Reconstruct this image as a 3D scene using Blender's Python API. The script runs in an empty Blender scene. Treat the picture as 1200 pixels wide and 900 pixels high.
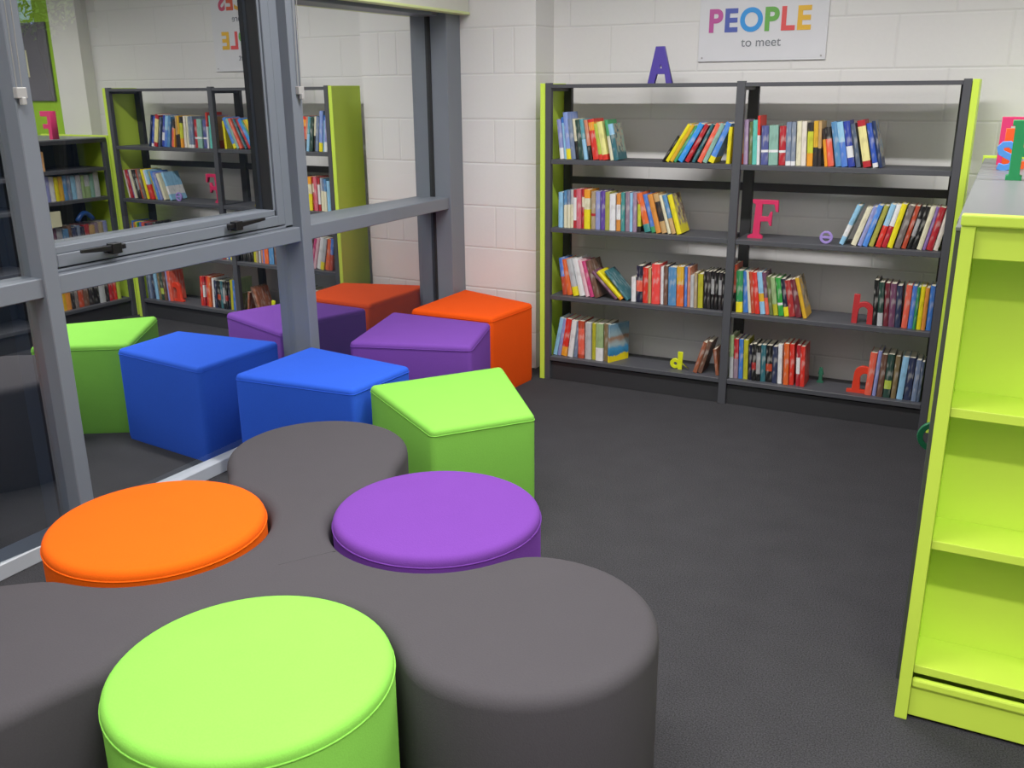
import bpy, bmesh, math, random
from mathutils import Vector, Matrix
random.seed(7)
scene = bpy.context.scene
COL = scene.collection
PI = math.pi

# ------------------------------------------------------------------ helpers
def lin(h):
    h = h.lstrip('#')
    r = []
    for i in (0, 2, 4):
        c = int(h[i:i+2], 16) / 255.0
        r.append(c/12.92 if c <= 0.04045 else ((c+0.055)/1.055)**2.4)
    return (r[0], r[1], r[2], 1.0)

def newmat(name):
    m = bpy.data.materials.new(name); m.use_nodes = True
    nt = m.node_tree
    for n in list(nt.nodes): nt.nodes.remove(n)
    out = nt.nodes.new('ShaderNodeOutputMaterial')
    b = nt.nodes.new('ShaderNodeBsdfPrincipled')
    nt.links.new(b.outputs[0], out.inputs[0])
    return m, nt, b, out

def N(nt, t, **kw):
    n = nt.nodes.new(t)
    for k, v in kw.items(): setattr(n, k, v)
    return n

def mixc(nt, fac, a, b, mode='MIX'):
    n = N(nt, 'ShaderNodeMix', data_type='RGBA', blend_type=mode)
    for sock, v in ((n.inputs[0], fac), (n.inputs[6], a), (n.inputs[7], b)):
        if hasattr(v, 'is_linked'): nt.links.new(v, sock)
        else: sock.default_value = v
    return n.outputs[2]

def math_(nt, op, a, b=None, c=None):
    n = N(nt, 'ShaderNodeMath', operation=op)
    for i, v in enumerate((a, b, c)):
        if v is None: continue
        if hasattr(v, 'is_linked'): nt.links.new(v, n.inputs[i])
        else: n.inputs[i].default_value = v
    return n.outputs[0]

def paint(name, hexc, rough=0.5, metal=0.0, var=0.06, scale=6.0, bump=0.0, bscale=200.0, spec=0.5):
    """painted / plastic / metal surface with a faint procedural variation"""
    m, nt, b, out = newmat(name)
    tc = N(nt, 'ShaderNodeTexCoord')
    nz = N(nt, 'ShaderNodeTexNoise'); nz.inputs['Scale'].default_value = scale
    nt.links.new(tc.outputs['Object'], nz.inputs['Vector'])
    c = lin(hexc)
    d = tuple(x*(1-var) for x in c[:3]) + (1,)
    e = tuple(min(1, x*(1+var)) for x in c[:3]) + (1,)
    nt.links.new(mixc(nt, nz.outputs['Fac'], d, e), b.inputs['Base Color'])
    b.inputs['Roughness'].default_value = rough
    b.inputs['Metallic'].default_value = metal
    b.inputs['Specular IOR Level'].default_value = spec
    if bump > 0:
        n2 = N(nt, 'ShaderNodeTexNoise'); n2.inputs['Scale'].default_value = bscale
        nt.links.new(tc.outputs['Object'], n2.inputs['Vector'])
        bp = N(nt, 'ShaderNodeBump'); bp.inputs['Strength'].default_value = bump; bp.inputs['Distance'].default_value = 0.002
        nt.links.new(n2.outputs['Fac'], bp.inputs['Height']); nt.links.new(bp.outputs[0], b.inputs['Normal'])
    return m

def fabric(name, hexc, sheen=0.25, var=0.10):
    """woven wool upholstery"""
    m, nt, b, out = newmat(name)
    tc = N(nt, 'ShaderNodeTexCoord')
    nz = N(nt, 'ShaderNodeTexNoise'); nz.inputs['Scale'].default_value = 260; nz.inputs['Detail'].default_value = 3
    n3 = N(nt, 'ShaderNodeTexNoise'); n3.inputs['Scale'].default_value = 9
    nt.links.new(tc.outputs['Object'], nz.inputs['Vector']); nt.links.new(tc.outputs['Object'], n3.inputs['Vector'])
    c = lin(hexc)
    d = tuple(x*(1-var) for x in c[:3]) + (1,)
    e = tuple(min(1, x*(1+var)) for x in c[:3]) + (1,)
    c1 = mixc(nt, nz.outputs['Fac'], d, e)
    c2 = mixc(nt, n3.outputs['Fac'], (0.93,)*3+(1,), (1.0,)*3+(1,))
    nt.links.new(mixc(nt, 1.0, c1, c2, 'MULTIPLY'), b.inputs['Base Color'])
    b.inputs['Roughness'].default_value = 0.95
    b.inputs['Specular IOR Level'].default_value = 0.15
    b.inputs['Sheen Weight'].default_value = sheen
    b.inputs['Sheen Roughness'].default_value = 0.4
    b.inputs['Sheen Tint'].default_value = e
    bp = N(nt, 'ShaderNodeBump'); bp.inputs['Strength'].default_value = 0.25; bp.inputs['Distance'].default_value = 0.002
    nt.links.new(nz.outputs['Fac'], bp.inputs['Height']); nt.links.new(bp.outputs[0], b.inputs['Normal'])
    return m

# ---- mesh builder
class MB:
    def __init__(s): s.v = []; s.f = []; s.mi = []
    def add(s, vs, fs, mi=0):
        o = len(s.v); s.v += [tuple(v) for v in vs]
        s.f += [tuple(i+o for i in f) for f in fs]; s.mi += [mi]*len(fs)
    def box(s, x0, x1, y0, y1, z0, z1, mi=0):
        s.add([(x0,y0,z0),(x1,y0,z0),(x1,y1,z0),(x0,y1,z0),(x0,y0,z1),(x1,y0,z1),(x1,y1,z1),(x0,y1,z1)],
              [(0,3,2,1),(4,5,6,7),(0,1,5,4),(1,2,6,5),(2,3,7,6),(3,0,4,7)], mi)
        return s
    def prism(s, pts, z0, z1, mi=0):
        n = len(pts)
        s.add([(x,y,z0) for x,y in pts]+[(x,y,z1) for x,y in pts],
              [tuple(range(n-1,-1,-1)), tuple(range(n,2*n))]+[(i,(i+1)%n,n+(i+1)%n,n+i) for i in range(n)], mi)
        return s
    def tube(s, pts, r, n=8, mi=0):
        pts = [Vector(p) for p in pts]; vs = []; fs = []
        for i, p in enumerate(pts):
            t = (pts[min(i+1,len(pts)-1)]-pts[max(i-1,0)]).normalized()
            a = t.cross(Vector((0,0,1)))
            if a.length < 1e-3: a = t.cross(Vector((1,0,0)))
            a.normalize(); b = t.cross(a)
            for k in range(n):
                w = 2*PI*k/n; vs.append(p+a*math.cos(w)*r+b*math.sin(w)*r)
        for i in range(len(pts)-1):
            for k in range(n):
                fs.append((i*n+k, i*n+(k+1)%n, (i+1)*n+(k+1)%n, (i+1)*n+k))
        fs.append(tuple(range(n-1,-1,-1))); fs.append(tuple((len(pts)-1)*n+k for k in range(n)))
        s.add(vs, fs, mi); return s
    def build(s, name, mats, parent=None, bevel=0.0, seg=2, smooth=False, loc=None):
        me = bpy.data.meshes.new(name); me.from_pydata(s.v, [], s.f); 
        if not isinstance(mats, (list, tuple)): mats = [mats]
        for m in mats: me.materials.append(m)
        me.polygons.foreach_set('material_index', s.mi)
        bm = bmesh.new(); bm.from_mesh(me); bmesh.ops.recalc_face_normals(bm, faces=bm.faces)
        if bevel > 0:
            bmesh.ops.bevel(bm, geom=list(bm.edges), offset=bevel, segments=seg, profile=0.5, affect='EDGES', clamp_overlap=True)
        bm.to_mesh(me); bm.free()
        if smooth:
            me.polygons.foreach_set('use_smooth', [True]*len(me.polygons))
        me.update()
        o = bpy.data.objects.new(name, me); COL.objects.link(o)
        if parent: o.parent = parent
        if loc: o.location = loc
        return o

def smooth_by_angle(o, ang=0.6):
    me = o.data
    bm = bmesh.new(); bm.from_mesh(me)
    for f in bm.faces: f.smooth = True
    for e in bm.edges:
        if len(e.link_faces) == 2 and e.calc_face_angle(0) > ang: e.smooth = False
    bm.to_mesh(me); bm.free()

def tag(o, label, cat, group=None, kind=None):
    o['label'] = label; o['category'] = cat
    if group: o['group'] = group
    if kind: o['kind'] = kind
    return o

def empty(name, loc=(0,0,0), rz=0.0):
    o = bpy.data.objects.new(name, None); o.empty_display_size = 0.1; COL.objects.link(o)
    o.location = loc; o.rotation_euler = (0,0,rz); return o

def structure(o): o['kind'] = 'structure'; return o

def flat_solid(name, loops, thick, mat, parent=None, bevel=0.0, loc=(0,0,0), rot=(0,0,0)):
    """2-D outline (with holes) in the XZ plane, extruded along Y (front face at y=0)"""
    cu = bpy.data.curves.new(name+'_c', 'CURVE'); cu.dimensions = '2D'; cu.fill_mode = 'BOTH'
    cu.extrude = thick/2 - bevel; cu.bevel_depth = bevel; cu.bevel_resolution = 1
    for lp in loops:
        sp = cu.splines.new('POLY'); sp.points.add(len(lp)-1); sp.use_cyclic_u = True
        for p, q in zip(sp.points, lp): p.co = (q[0], q[1], 0, 1)
    return curve_to_mesh(name, cu, thick, mat, parent, loc, rot)

def curve_to_mesh(name, cu, thick, mat, parent, loc, rot):
    tmp = bpy.data.objects.new(name+'_t', cu); COL.objects.link(tmp)
    dg = bpy.context.evaluated_depsgraph_get(); dg.update()
    me = bpy.data.meshes.new_from_object(tmp.evaluated_get(dg), depsgraph=dg)
    bpy.data.objects.remove(tmp); bpy.data.curves.remove(cu)
    me.name = name
    me.transform(Matrix.Translation((0, thick/2, 0)) @ Matrix.Rotation(PI/2, 4, 'X'))
    me.materials.clear(); me.materials.append(mat)
    o = bpy.data.objects.new(name, me); COL.objects.link(o)
    if parent: o.parent = parent
    o.location = loc; o.rotation_euler = rot
    return o

def text_solid(name, txt, size, thick, mat, parent=None, loc=(0,0,0), bold=0.0, sx=1.0, align='LEFT', shear=0.0):
    cu = bpy.data.curves.new(name+'_c', 'FONT'); cu.body = txt; cu.size = size
    cu.extrude = thick/2; cu.offset = bold; cu.align_x = align; cu.shear = shear
    o = curve_to_mesh(name, cu, thick, mat, parent, loc, (0,0,0))
    if sx != 1.0: o.data.transform(Matrix.Diagonal((sx,1,1,1)))
    return o

def arc(cx, cz, r, a0, a1, n=16, rz=None):
    rz = rz or r
    return [(cx+r*math.cos(a0+(a1-a0)*i/n), cz+rz*math.sin(a0+(a1-a0)*i/n)) for i in range(n+1)]

def strip(path, w):
    """outline of a constant width stroke along a 2-D path"""
    L = []; R = []
    for i, p in enumerate(path):
        a = Vector(path[max(i-1,0)]); b = Vector(path[min(i+1,len(path)-1)])
        t = (b-a).normalized(); nrm = Vector((-t.y, t.x))
        L.append(tuple(Vector(p)+nrm*w/2)); R.append(tuple(Vector(p)-nrm*w/2))
    return L + R[::-1]

ORD = ['first','second','third','fourth','fifth','sixth','seventh','eighth','ninth','tenth','eleventh','twelfth','thirteenth',
       'fourteenth','fifteenth','sixteenth','seventeenth','eighteenth','nineteenth','twentieth','twenty-first','twenty-second',
       'twenty-third','twenty-fourth','twenty-fifth','twenty-sixth','twenty-seventh']
ROWS = {
 'top shelf, left bay': [
  (0.094, 0.0229, 0.206, -0.109, 'lav|0-.28 white'), (0.118, 0.0125, 0.217, -0.109, 'sky|.86-1 blue'), (0.132, 0.0269, 0.242, -0.104, 'peri|0-.22 yellow'), (0.161, 0.0247, 0.209, -0.122, 'slate'),
  (0.187, 0.0177, 0.209, -0.127, 'cream|0-.45 black'), (0.207, 0.0278, 0.205, -0.138, 'dgreen'), (0.236, 0.0203, 0.209, -0.156, 'teal|0-.5 sky'), (0.259, 0.0203, 0.205, -0.166, 'salmon|0-.35 black'),
  (0.283, 0.0343, 0.208, -0.174, 'red|.72-.92 orange'), (0.319, 0.0208, 0.187, -0.197, 'lime|0-.15 red'), (0.342, 0.0295, 0.196, -0.202, 'lemon|0-.14 red'), (0.383, 0.0178, 0.206, -0.195, 'cream|.6-1 green'),
  (0.404, 0.0268, 0.186, -0.217, 'dteal~sage|.7-1 sky'),
 ],
 'top shelf, left bay, beside the middle post': [
  (0.661, 0.0128, 0.149, 0.551, 'black'), (0.677, 0.0207, 0.211, 0.54, 'yellow'), (0.699, 0.0202, 0.209, 0.534, 'gold'), (0.721, 0.0157, 0.204, 0.539, 'green'),
  (0.739, 0.0297, 0.211, 0.507, 'azure'), (0.776, 0.024, 0.206, 0.485, 'crimson'), (0.815, 0.0165, 0.206, 0.458, 'dteal'), (0.844, 0.0248, 0.205, 0.436, 'coral'),
  (0.871, 0.0232, 0.203, 0.421, 'sage'), (0.897, 0.0306, 0.207, 0.404, 'azure2|0-.15 yellow'), (0.991, 0.0184, 0.176, 0.048, 'yellow'),
 ],
 'top shelf, right bay': [
  (1.065, 0.014, 0.203, -0.063, 'tan|0-.25 rust'), (1.081, 0.0198, 0.211, -0.064, 'lilac'), (1.104, 0.0153, 0.201, -0.065, 'olive'), (1.121, 0.0221, 0.209, -0.066, 'turq'),
  (1.145, 0.0127, 0.23, -0.066, 'white|.6-1 red'), (1.164, 0.0342, 0.183, -0.068, 'indigo|.32-.38 white'), (1.202, 0.0441, 0.186, -0.071, 'sage|.32-.38 white'), (1.249, 0.0313, 0.182, -0.073, 'crimson|.32-.38 white'),
  (1.283, 0.0234, 0.201, -0.076, 'slate|0-.1 white'), (1.308, 0.02, 0.201, -0.077, 'slate2|0-.1 white'), (1.331, 0.0225, 0.205, -0.079, 'cream'), (1.355, 0.0224, 0.205, -0.08, 'cream2'),
  (1.383, 0.0262, 0.199, -0.082, 'ylime|0-.3 orange|.8-1 dark'), (1.411, 0.0206, 0.207, -0.09, 'gold|0-.42 dark'), (1.433, 0.0146, 0.206, -0.094, 'tan|0-.4 dark'), (1.465, 0.0129, 0.173, -0.154, 'orange|.72-1 dark'),
  (1.479, 0.0283, 0.18, -0.176, 'coral|.7-1 dark'), (1.516, 0.0265, 0.206, -0.194, 'blue2'), (1.543, 0.0273, 0.206, -0.201, 'blue3|.55-1 sky'), (1.572, 0.0303, 0.209, -0.209, 'royal|.2-.45 white'),
  (1.608, 0.0198, 0.2, -0.222, 'dslate'), (1.639, 0.0352, 0.214, -0.227, 'straw|0-.13 crimson|.87-1 crimson'), (1.681, 0.0241, 0.203, -0.246, 'royal2|0-.1 white'), (1.707, 0.0157, 0.214, -0.246, 'navy~blue2'),
 ],
 'second shelf, left bay': [
  (0.089, 0.0254, 0.189, -0.008, 'sky'), (0.12, 0.0173, 0.198, -0.01, 'blue2|0-.62 cream'), (0.139, 0.0173, 0.201, -0.011, 'slate|0-.62 cream'), (0.157, 0.0158, 0.204, -0.012, 'lgrey|0-.62 cream'),
  (0.175, 0.0179, 0.204, -0.013, 'crimson|.2-.8 white'), (0.195, 0.0264, 0.21, -0.014, 'pinkred'), (0.223, 0.0156, 0.209, -0.016, 'crimson|.55-.8 cream'), (0.24, 0.0339, 0.209, -0.017, 'yellow|.5-.78 cream|.78-1 orange'),
  (0.279, 0.0246, 0.199, -0.019, 'tan2|.35-.42 crimson'), (0.307, 0.0244, 0.201, -0.02, 'lav'), (0.333, 0.0257, 0.204, -0.022, 'purple'), (0.361, 0.0242, 0.2, -0.024, 'olivey'),
  (0.388, 0.033, 0.191, -0.025, 'white'), (0.426, 0.0226, 0.196, -0.027, 'orange2|.3-.7 white'), (0.451, 0.0204, 0.202, -0.029, 'teal2'), (0.475, 0.0251, 0.205, -0.03, 'mauve'),
  (0.501, 0.0155, 0.201, -0.032, 'sky'), (0.519, 0.0202, 0.204, -0.033, 'mauve2'), (0.543, 0.0174, 0.145, -0.034, 'ylime|0-.2 dark'), (0.585, 0.0345, 0.206, -0.28, 'orange3|0-.2 teal2'),
  (0.622, 0.0244, 0.202, -0.285, 'blue3|0-.15 green'), (0.65, 0.0276, 0.204, -0.283, 'orange2'), (0.68, 0.0288, 0.207, -0.283, 'tan|.3-.8 dark'), (0.713, 0.0156, 0.204, -0.294, 'cream'),
  (0.732, 0.0227, 0.204, -0.301, 'blue2|0-.4 tan'), (0.761, 0.0258, 0.207, -0.304, 'yellow~bark'),
 ],
 'second shelf, right bay': [
  (1.56, 0.0212, 0.198, 0.338, 'sky|.2-.5 white'), (1.615, 0.0251, 0.186, 0.304, 'cream'), (1.646, 0.02, 0.193, 0.284, 'lav'), (1.668, 0.0232, 0.2, 0.266, 'azure2'),
  (1.695, 0.0223, 0.199, 0.263, 'olivey'), (1.727, 0.0238, 0.206, 0.238, 'red|.5-1 sky'), (1.753, 0.0228, 0.205, 0.229, 'crimson|.5-1 white'), (1.779, 0.0235, 0.208, 0.212, 'yellow'),
  (1.81, 0.0266, 0.203, 0.216, 'taupe'), (1.841, 0.02, 0.202, 0.206, 'rust'), (1.865, 0.0176, 0.202, 0.211, 'black|.3-.7 grey'), (1.885, 0.0199, 0.201, 0.21, 'black'),
  (1.908, 0.0213, 0.201, 0.2, 'cream'), (1.931, 0.015, 0.2, 0.191, 'purple2'), (1.948, 0.0274, 0.199, 0.182, 'crimson'), (1.978, 0.0203, 0.194, 0.182, 'cream2'),
 ],
 'third shelf, left bay': [
  (0.116, 0.0255, 0.205, -0.133, 'blue3|0-.5 rust'), (0.145, 0.0308, 0.202, -0.19, 'orange3'), (0.183, 0.0307, 0.206, -0.223, 'lgrey|0-.25 yellow'), (0.217, 0.0341, 0.21, -0.237, 'white'),
  (0.255, 0.0232, 0.206, -0.256, 'pink'), (0.281, 0.0248, 0.203, -0.283, 'magenta'), (0.31, 0.0318, 0.207, -0.287, 'bark'), (0.431, 0.0225, 0.2, -0.795, 'mauved'),
  (0.46, 0.0292, 0.2, -0.794, 'yellow|0-.08 orange'), (0.494, 0.0205, 0.2, -0.732, 'dteal'),
 ],
 'third shelf, left bay, middle to right': [
  (0.521, 0.0247, 0.134, -0.032, 'white'), (0.55, 0.0338, 0.197, -0.034, 'dnavy|.3-.6 coral'), (0.588, 0.0278, 0.19, -0.036, 'red'), (0.617, 0.0159, 0.189, -0.038, 'tan'),
  (0.637, 0.045, 0.213, -0.039, 'coral2'), (0.684, 0.0157, 0.2, -0.042, 'white'), (0.703, 0.0214, 0.207, -0.043, 'bark'), (0.729, 0.0434, 0.203, -0.044, 'blue2'),
  (0.775, 0.0374, 0.21, -0.047, 'orange3|.55-1 gold'), (0.815, 0.0138, 0.209, -0.049, 'blue3'), (0.831, 0.0145, 0.209, -0.05, 'salmon'), (0.848, 0.0185, 0.17, -0.051, 'lgrey'),
  (0.869, 0.016, 0.185, -0.052, 'tan2'), (0.888, 0.0263, 0.179, -0.053, 'olivey2'), (0.919, 0.0175, 0.196, -0.055, 'black'), (0.938, 0.0182, 0.196, -0.056, 'dark'),
  (0.959, 0.0165, 0.199, -0.057, 'black|.4-.8 grey'), (0.978, 0.0165, 0.195, -0.058, 'black'), (0.997, 0.0157, 0.195, -0.059, 'dark|.4-.8 grey'), (1.015, 0.014, 0.194, -0.06, 'black'),
 ],
 'third shelf, right bay': [
  (1.067, 0.0212, 0.242, -0.072, 'rust|0-.4 black'), (1.092, 0.0329, 0.214, -0.077, 'green2|0-.25 yellow'), (1.127, 0.0262, 0.211, -0.097, 'azure3'), (1.155, 0.0143, 0.213, -0.119, 'cream'),
  (1.171, 0.0191, 0.213, -0.13, 'rust'), (1.191, 0.0229, 0.212, -0.141, 'red'), (1.216, 0.0249, 0.214, -0.151, 'sky|.3-.5 gold'), (1.242, 0.0188, 0.214, -0.162, 'mauved|0-.4 coral'),
  (1.263, 0.0179, 0.196, -0.161, 'olive'), (1.282, 0.0229, 0.192, -0.163, 'sage2|0-.3 olivey2'), (1.308, 0.0253, 0.193, -0.164, 'green3|.28-.34 white'), (1.335, 0.0231, 0.189, -0.178, 'dnavy|0-.25 yellow'),
  (1.36, 0.0301, 0.185, -0.204, 'red2'), (1.393, 0.0291, 0.193, -0.231, 'maroon'), (1.429, 0.0186, 0.207, -0.273, 'gold~bark2'),
 ],
 'third shelf, right bay, right end': [
  (1.752, 0.0209, 0.22, -0.081, 'black'), (1.775, 0.0239, 0.211, -0.082, 'dgreen|0-.3 lgrey'), (1.802, 0.0215, 0.209, -0.078, 'maroon'), (1.825, 0.0275, 0.208, -0.074, 'mauved'),
  (1.854, 0.0243, 0.202, -0.071, 'navy2'), (1.882, 0.0257, 0.207, 0.026, 'coral'), (1.911, 0.0203, 0.206, 0.018, 'blue3'), (1.933, 0.0135, 0.203, 0.014, 'green2'),
  (1.948, 0.0202, 0.207, 0.007, 'yellow'), (1.97, 0.0171, 0.202, 0.003, 'orange2'), (1.991, 0.0215, 0.212, -0.009, 'azure3'), (2.014, 0.0136, 0.192, 0.015, 'salmon'),
 ],
 'bottom shelf, left bay': [
  (0.058, 0.0226, 0.223, 0.187, 'sky'), (0.084, 0.0206, 0.217, 0.164, 'lav'), (0.107, 0.0354, 0.219, 0.135, 'red|0-.25 orange'), (0.15, 0.0296, 0.213, 0.118, 'white'),
  (0.183, 0.0221, 0.208, 0.101, 'slate'), (0.214, 0.0375, 0.215, -0.014, 'rust|.1-.8 coral'), (0.258, 0.0363, 0.21, -0.017, 'lgrey'), (0.298, 0.0217, 0.209, -0.019, 'olivey2'),
  (0.323, 0.044, 0.212, -0.012, 'sage2|0-.35 white'), (0.372, 0.0357, 0.214, -0.032, 'bark2'),
 ],
 'bottom shelf, left bay, beside the middle post': [
  (0.879, 0.0229, 0.178, 0.281, 'rust2'), (0.904, 0.0236, 0.184, 0.257, 'bark'), (1.005, 0.0176, 0.142, -0.159, 'rust2'),
 ],
 'bottom shelf, right bay': [
  (1.051, 0.0195, 0.13, -0.061, 'olive'), (1.079, 0.0194, 0.228, -0.063, 'lgrey|.5-1 sage2'), (1.1, 0.0234, 0.211, -0.064, 'mauve|.5-1 crimson'), (1.126, 0.0215, 0.211, -0.065, 'azure3'),
  (1.15, 0.0227, 0.21, -0.067, 'olivey2'), (1.176, 0.0169, 0.187, -0.068, 'dnavy'), (1.195, 0.0212, 0.196, -0.069, 'black|.3-.5 red2'), (1.218, 0.0211, 0.191, -0.071, 'black|.2-.8 grey'),
  (1.241, 0.0241, 0.195, -0.072, 'dteal'), (1.267, 0.0314, 0.195, -0.073, 'black|.3-.5 rust'), (1.301, 0.0238, 0.194, -0.075, 'navy2'), (1.327, 0.0216, 0.207, -0.077, 'white'),
  (1.358, 0.0249, 0.216, -0.078, 'orange3'), (1.385, 0.023, 0.215, -0.08, 'red'), (1.42, 0.0182, 0.214, -0.082, 'crimson|.3-.7 white'), (1.44, 0.0224, 0.21, -0.083, 'red'),
 ],
 'bottom shelf, right bay, right end': [
  (1.751, 0.0318, 0.218, 0.073, 'coral'), (1.787, 0.0169, 0.229, 0.062, 'lav'), (1.808, 0.0252, 0.216, 0.041, 'bark'), (1.837, 0.0313, 0.22, 0.026, 'dgreen|.2-.4 lime'),
  (1.873, 0.0218, 0.214, 0.027, 'bark2'), (1.899, 0.0279, 0.215, 0.071, 'sky'), (1.931, 0.0308, 0.213, 0.032, 'navy2'), (1.966, 0.0224, 0.207, 0.034, 'slate'),
  (1.991, 0.0132, 0.201, 0.026, 'dslate'),
 ],
}

# ------------------------------------------------------------------ materials
M = {}
M['carpet'] = None
def carpet():
    m, nt, b, out = newmat('charcoal_carpet')
    tc = N(nt, 'ShaderNodeTexCoord')
    n1 = N(nt, 'ShaderNodeTexNoise'); n1.inputs['Scale'].default_value = 240; n1.inputs['Detail'].default_value = 3
    n2 = N(nt, 'ShaderNodeTexNoise'); n2.inputs['Scale'].default_value = 7; n2.inputs['Detail'].default_value = 4
    for n in (n1, n2): nt.links.new(tc.outputs['Object'], n.inputs['Vector'])
    r1 = N(nt, 'ShaderNodeValToRGB')
    r1.color_ramp.elements[0].position = 0.34; r1.color_ramp.elements[0].color = lin('#29292b')
    r1.color_ramp.elements[1].position = 0.68; r1.color_ramp.elements[1].color = lin('#403f43')
    nt.links.new(n1.outputs['Fac'], r1.inputs[0])
    c = mixc(nt, n2.outputs['Fac'], (0.82,)*3+(1,), (1.12,)*3+(1,))
    nt.links.new(mixc(nt, 1.0, r1.outputs[0], c, 'MULTIPLY'), b.inputs['Base Color'])
    b.inputs['Roughness'].default_value = 0.95; b.inputs['Specular IOR Level'].default_value = 0.1
    bp = N(nt, 'ShaderNodeBump'); bp.inputs['Strength'].default_value = 0.25; bp.inputs['Distance'].default_value = 0.003
    nt.links.new(n1.outputs['Fac'], bp.inputs['Height']); nt.links.new(bp.outputs[0], b.inputs['Normal'])
    return m
M['carpet'] = carpet()

def blockwork(name, hexc, pillar=False, lineshade=0.96):
    """white painted blockwork: 243 mm courses from z=0.215"""
    m, nt, b, out = newmat(name)
    tc = N(nt, 'ShaderNodeTexCoord'); sp = N(nt, 'ShaderNodeSeparateXYZ')
    nt.links.new(tc.outputs['Object'], sp.inputs[0])
    H0, CH, MW = 0.215, 0.243, 0.008
    cz = math_(nt, 'DIVIDE', math_(nt, 'SUBTRACT', sp.outputs['Z'], H0-CH*10), CH)
    fz = math_(nt, 'FRACT', cz); row = math_(nt, 'FLOOR', cz)
    dz = math_(nt, 'MULTIPLY', math_(nt, 'MINIMUM', fz, math_(nt, 'SUBTRACT', 1.0, fz)), CH)
    alt = math_(nt, 'FRACT', math_(nt, 'MULTIPLY', row, 0.5))     # 0 or 0.5
    if pillar:
        d1 = math_(nt, 'ABSOLUTE', math_(nt, 'SUBTRACT', sp.outputs['X'], -0.372))
        d2 = math_(nt, 'ABSOLUTE', math_(nt, 'SUBTRACT', sp.outputs['X'], -0.245))
        dx = math_(nt, 'ADD', math_(nt, 'MINIMUM', d1, d2), alt)
    else:
        cx = math_(nt, 'FRACT', math_(nt, 'ADD', math_(nt, 'DIVIDE', math_(nt, 'SUBTRACT', math_(nt,'ADD',sp.outputs['X'],sp.outputs['Y']), -3.75), 0.486), alt))
        dx = math_(nt, 'MULTIPLY', math_(nt, 'MINIMUM', cx, math_(nt, 'SUBTRACT', 1.0, cx)), 0.486)
    d = math_(nt, 'MINIMUM', dz, dx)
    mr = N(nt, 'ShaderNodeMapRange', interpolation_type='SMOOTHSTEP'); mr.inputs['From Min'].default_value = 0.001
    mr.inputs['From Max'].default_value = MW; nt.links.new(d, mr.inputs['Value'])
    nz = N(nt, 'ShaderNodeTexNoise'); nz.inputs['Scale'].default_value = 60; nz.inputs['Detail'].default_value = 5
    nt.links.new(tc.outputs['Object'], nz.inputs['Vector'])
    c = lin(hexc); dk = tuple(x*lineshade for x in c[:3])+(1,)
    cc = mixc(nt, mr.outputs[0], dk, c)
    cv = mixc(nt, nz.outputs['Fac'], (0.96,)*3+(1,), (1.0,)*3+(1,))
    nt.links.new(mixc(nt, 1.0, cc, cv, 'MULTIPLY'), b.inputs['Base Color'])
    b.inputs['Roughness'].default_value = 0.55; b.inputs['Specular IOR Level'].default_value = 0.3
    hgt = math_(nt, 'ADD', mr.outputs[0], math_(nt, 'MULTIPLY', nz.outputs['Fac'], 0.25))
    bp = N(nt, 'ShaderNodeBump'); bp.inputs['Strength'].default_value = 0.6; bp.inputs['Distance'].default_value = 0.003
    nt.links.new(hgt, bp.inputs['Height']); nt.links.new(bp.outputs[0], b.inputs['Normal'])
    return m
M['block'] = blockwork('white_blockwork', '#e6e4e4')
M['block_pillar'] = blockwork('white_blockwork_pillar', '#e6e4e4', True)
M['ceil'] = paint('white_ceiling', '#e8e8e4', 0.8)
M['plaster'] = paint('white_plaster', '#e4e2de', 0.7)
M['limewall'] = paint('lime_wall_paint', '#9ccc22', 0.6)
M['frame'] = paint('grey_window_frame', '#707681', 0.42, 0.0, 0.04, spec=0.4)
M['gasket'] = paint('black_gasket', '#15161a', 0.6)
M['alu'] = paint('pale_sill_trim', '#a9aeb6', 0.4)
M['steel'] = paint('anthracite_shelving', '#45464c', 0.5, 0.0, 0.05)
M['steel_d'] = paint('dark_shelving_rear', '#2c2c2f', 0.55, 0.0, 0.05)
M['lime'] = paint('lime_laminate', '#cdec4a', 0.45, 0.0, 0.03)
M['greytop'] = paint('grey_laminate_top', '#74777a', 0.35, 0.0, 0.05)
M['blind'] = paint('white_blind', '#d9d8cf', 0.7)
M['blindbar'] = paint('lime_white_bar', '#dbe6a0', 0.5)
M['black'] = paint('black_metal', '#111113', 0.35)
M['clear'] = paint('clear_plastic', '#a5a3a3', 0.3)
M['cord'] = paint('grey_cord', '#8d8c8a', 0.7)
M['sign'] = paint('white_sign_panel', '#dfdfe6', 0.35)
M['pin'] = paint('grey_pinboard', '#6d6a72', 0.95, bump=0.3)
M['card'] = paint('cream_card', '#dcd8b4', 0.8)
M['paper'] = paint('pale_paper', '#c8c6c0', 0.8)
M['ink'] = paint('grey_print', '#7c8088', 0.7)
M['pages'] = paint('book_pages', '#d9d2bd', 0.85, bump=0.3, bscale=900)
M['seat_orange'] = fabric('orange_wool', '#f05c06')
M['cube_orange'] = fabric('deep_orange_wool', '#f4500c')
M['seat_purple'] = fabric('purple_wool', '#7040a2')
M['pouffe_purple'] = fabric('violet_wool', '#6a3796')
M['seat_green'] = fabric('lime_green_wool', '#80c84a')
M['seat_blue'] = fabric('blue_wool', '#2857d6')
M['seat_grey'] = fabric('charcoal_wool', '#444145', 0.10)
M['limegreen_seam'] = fabric('green_seam', '#7dc936')

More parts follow.
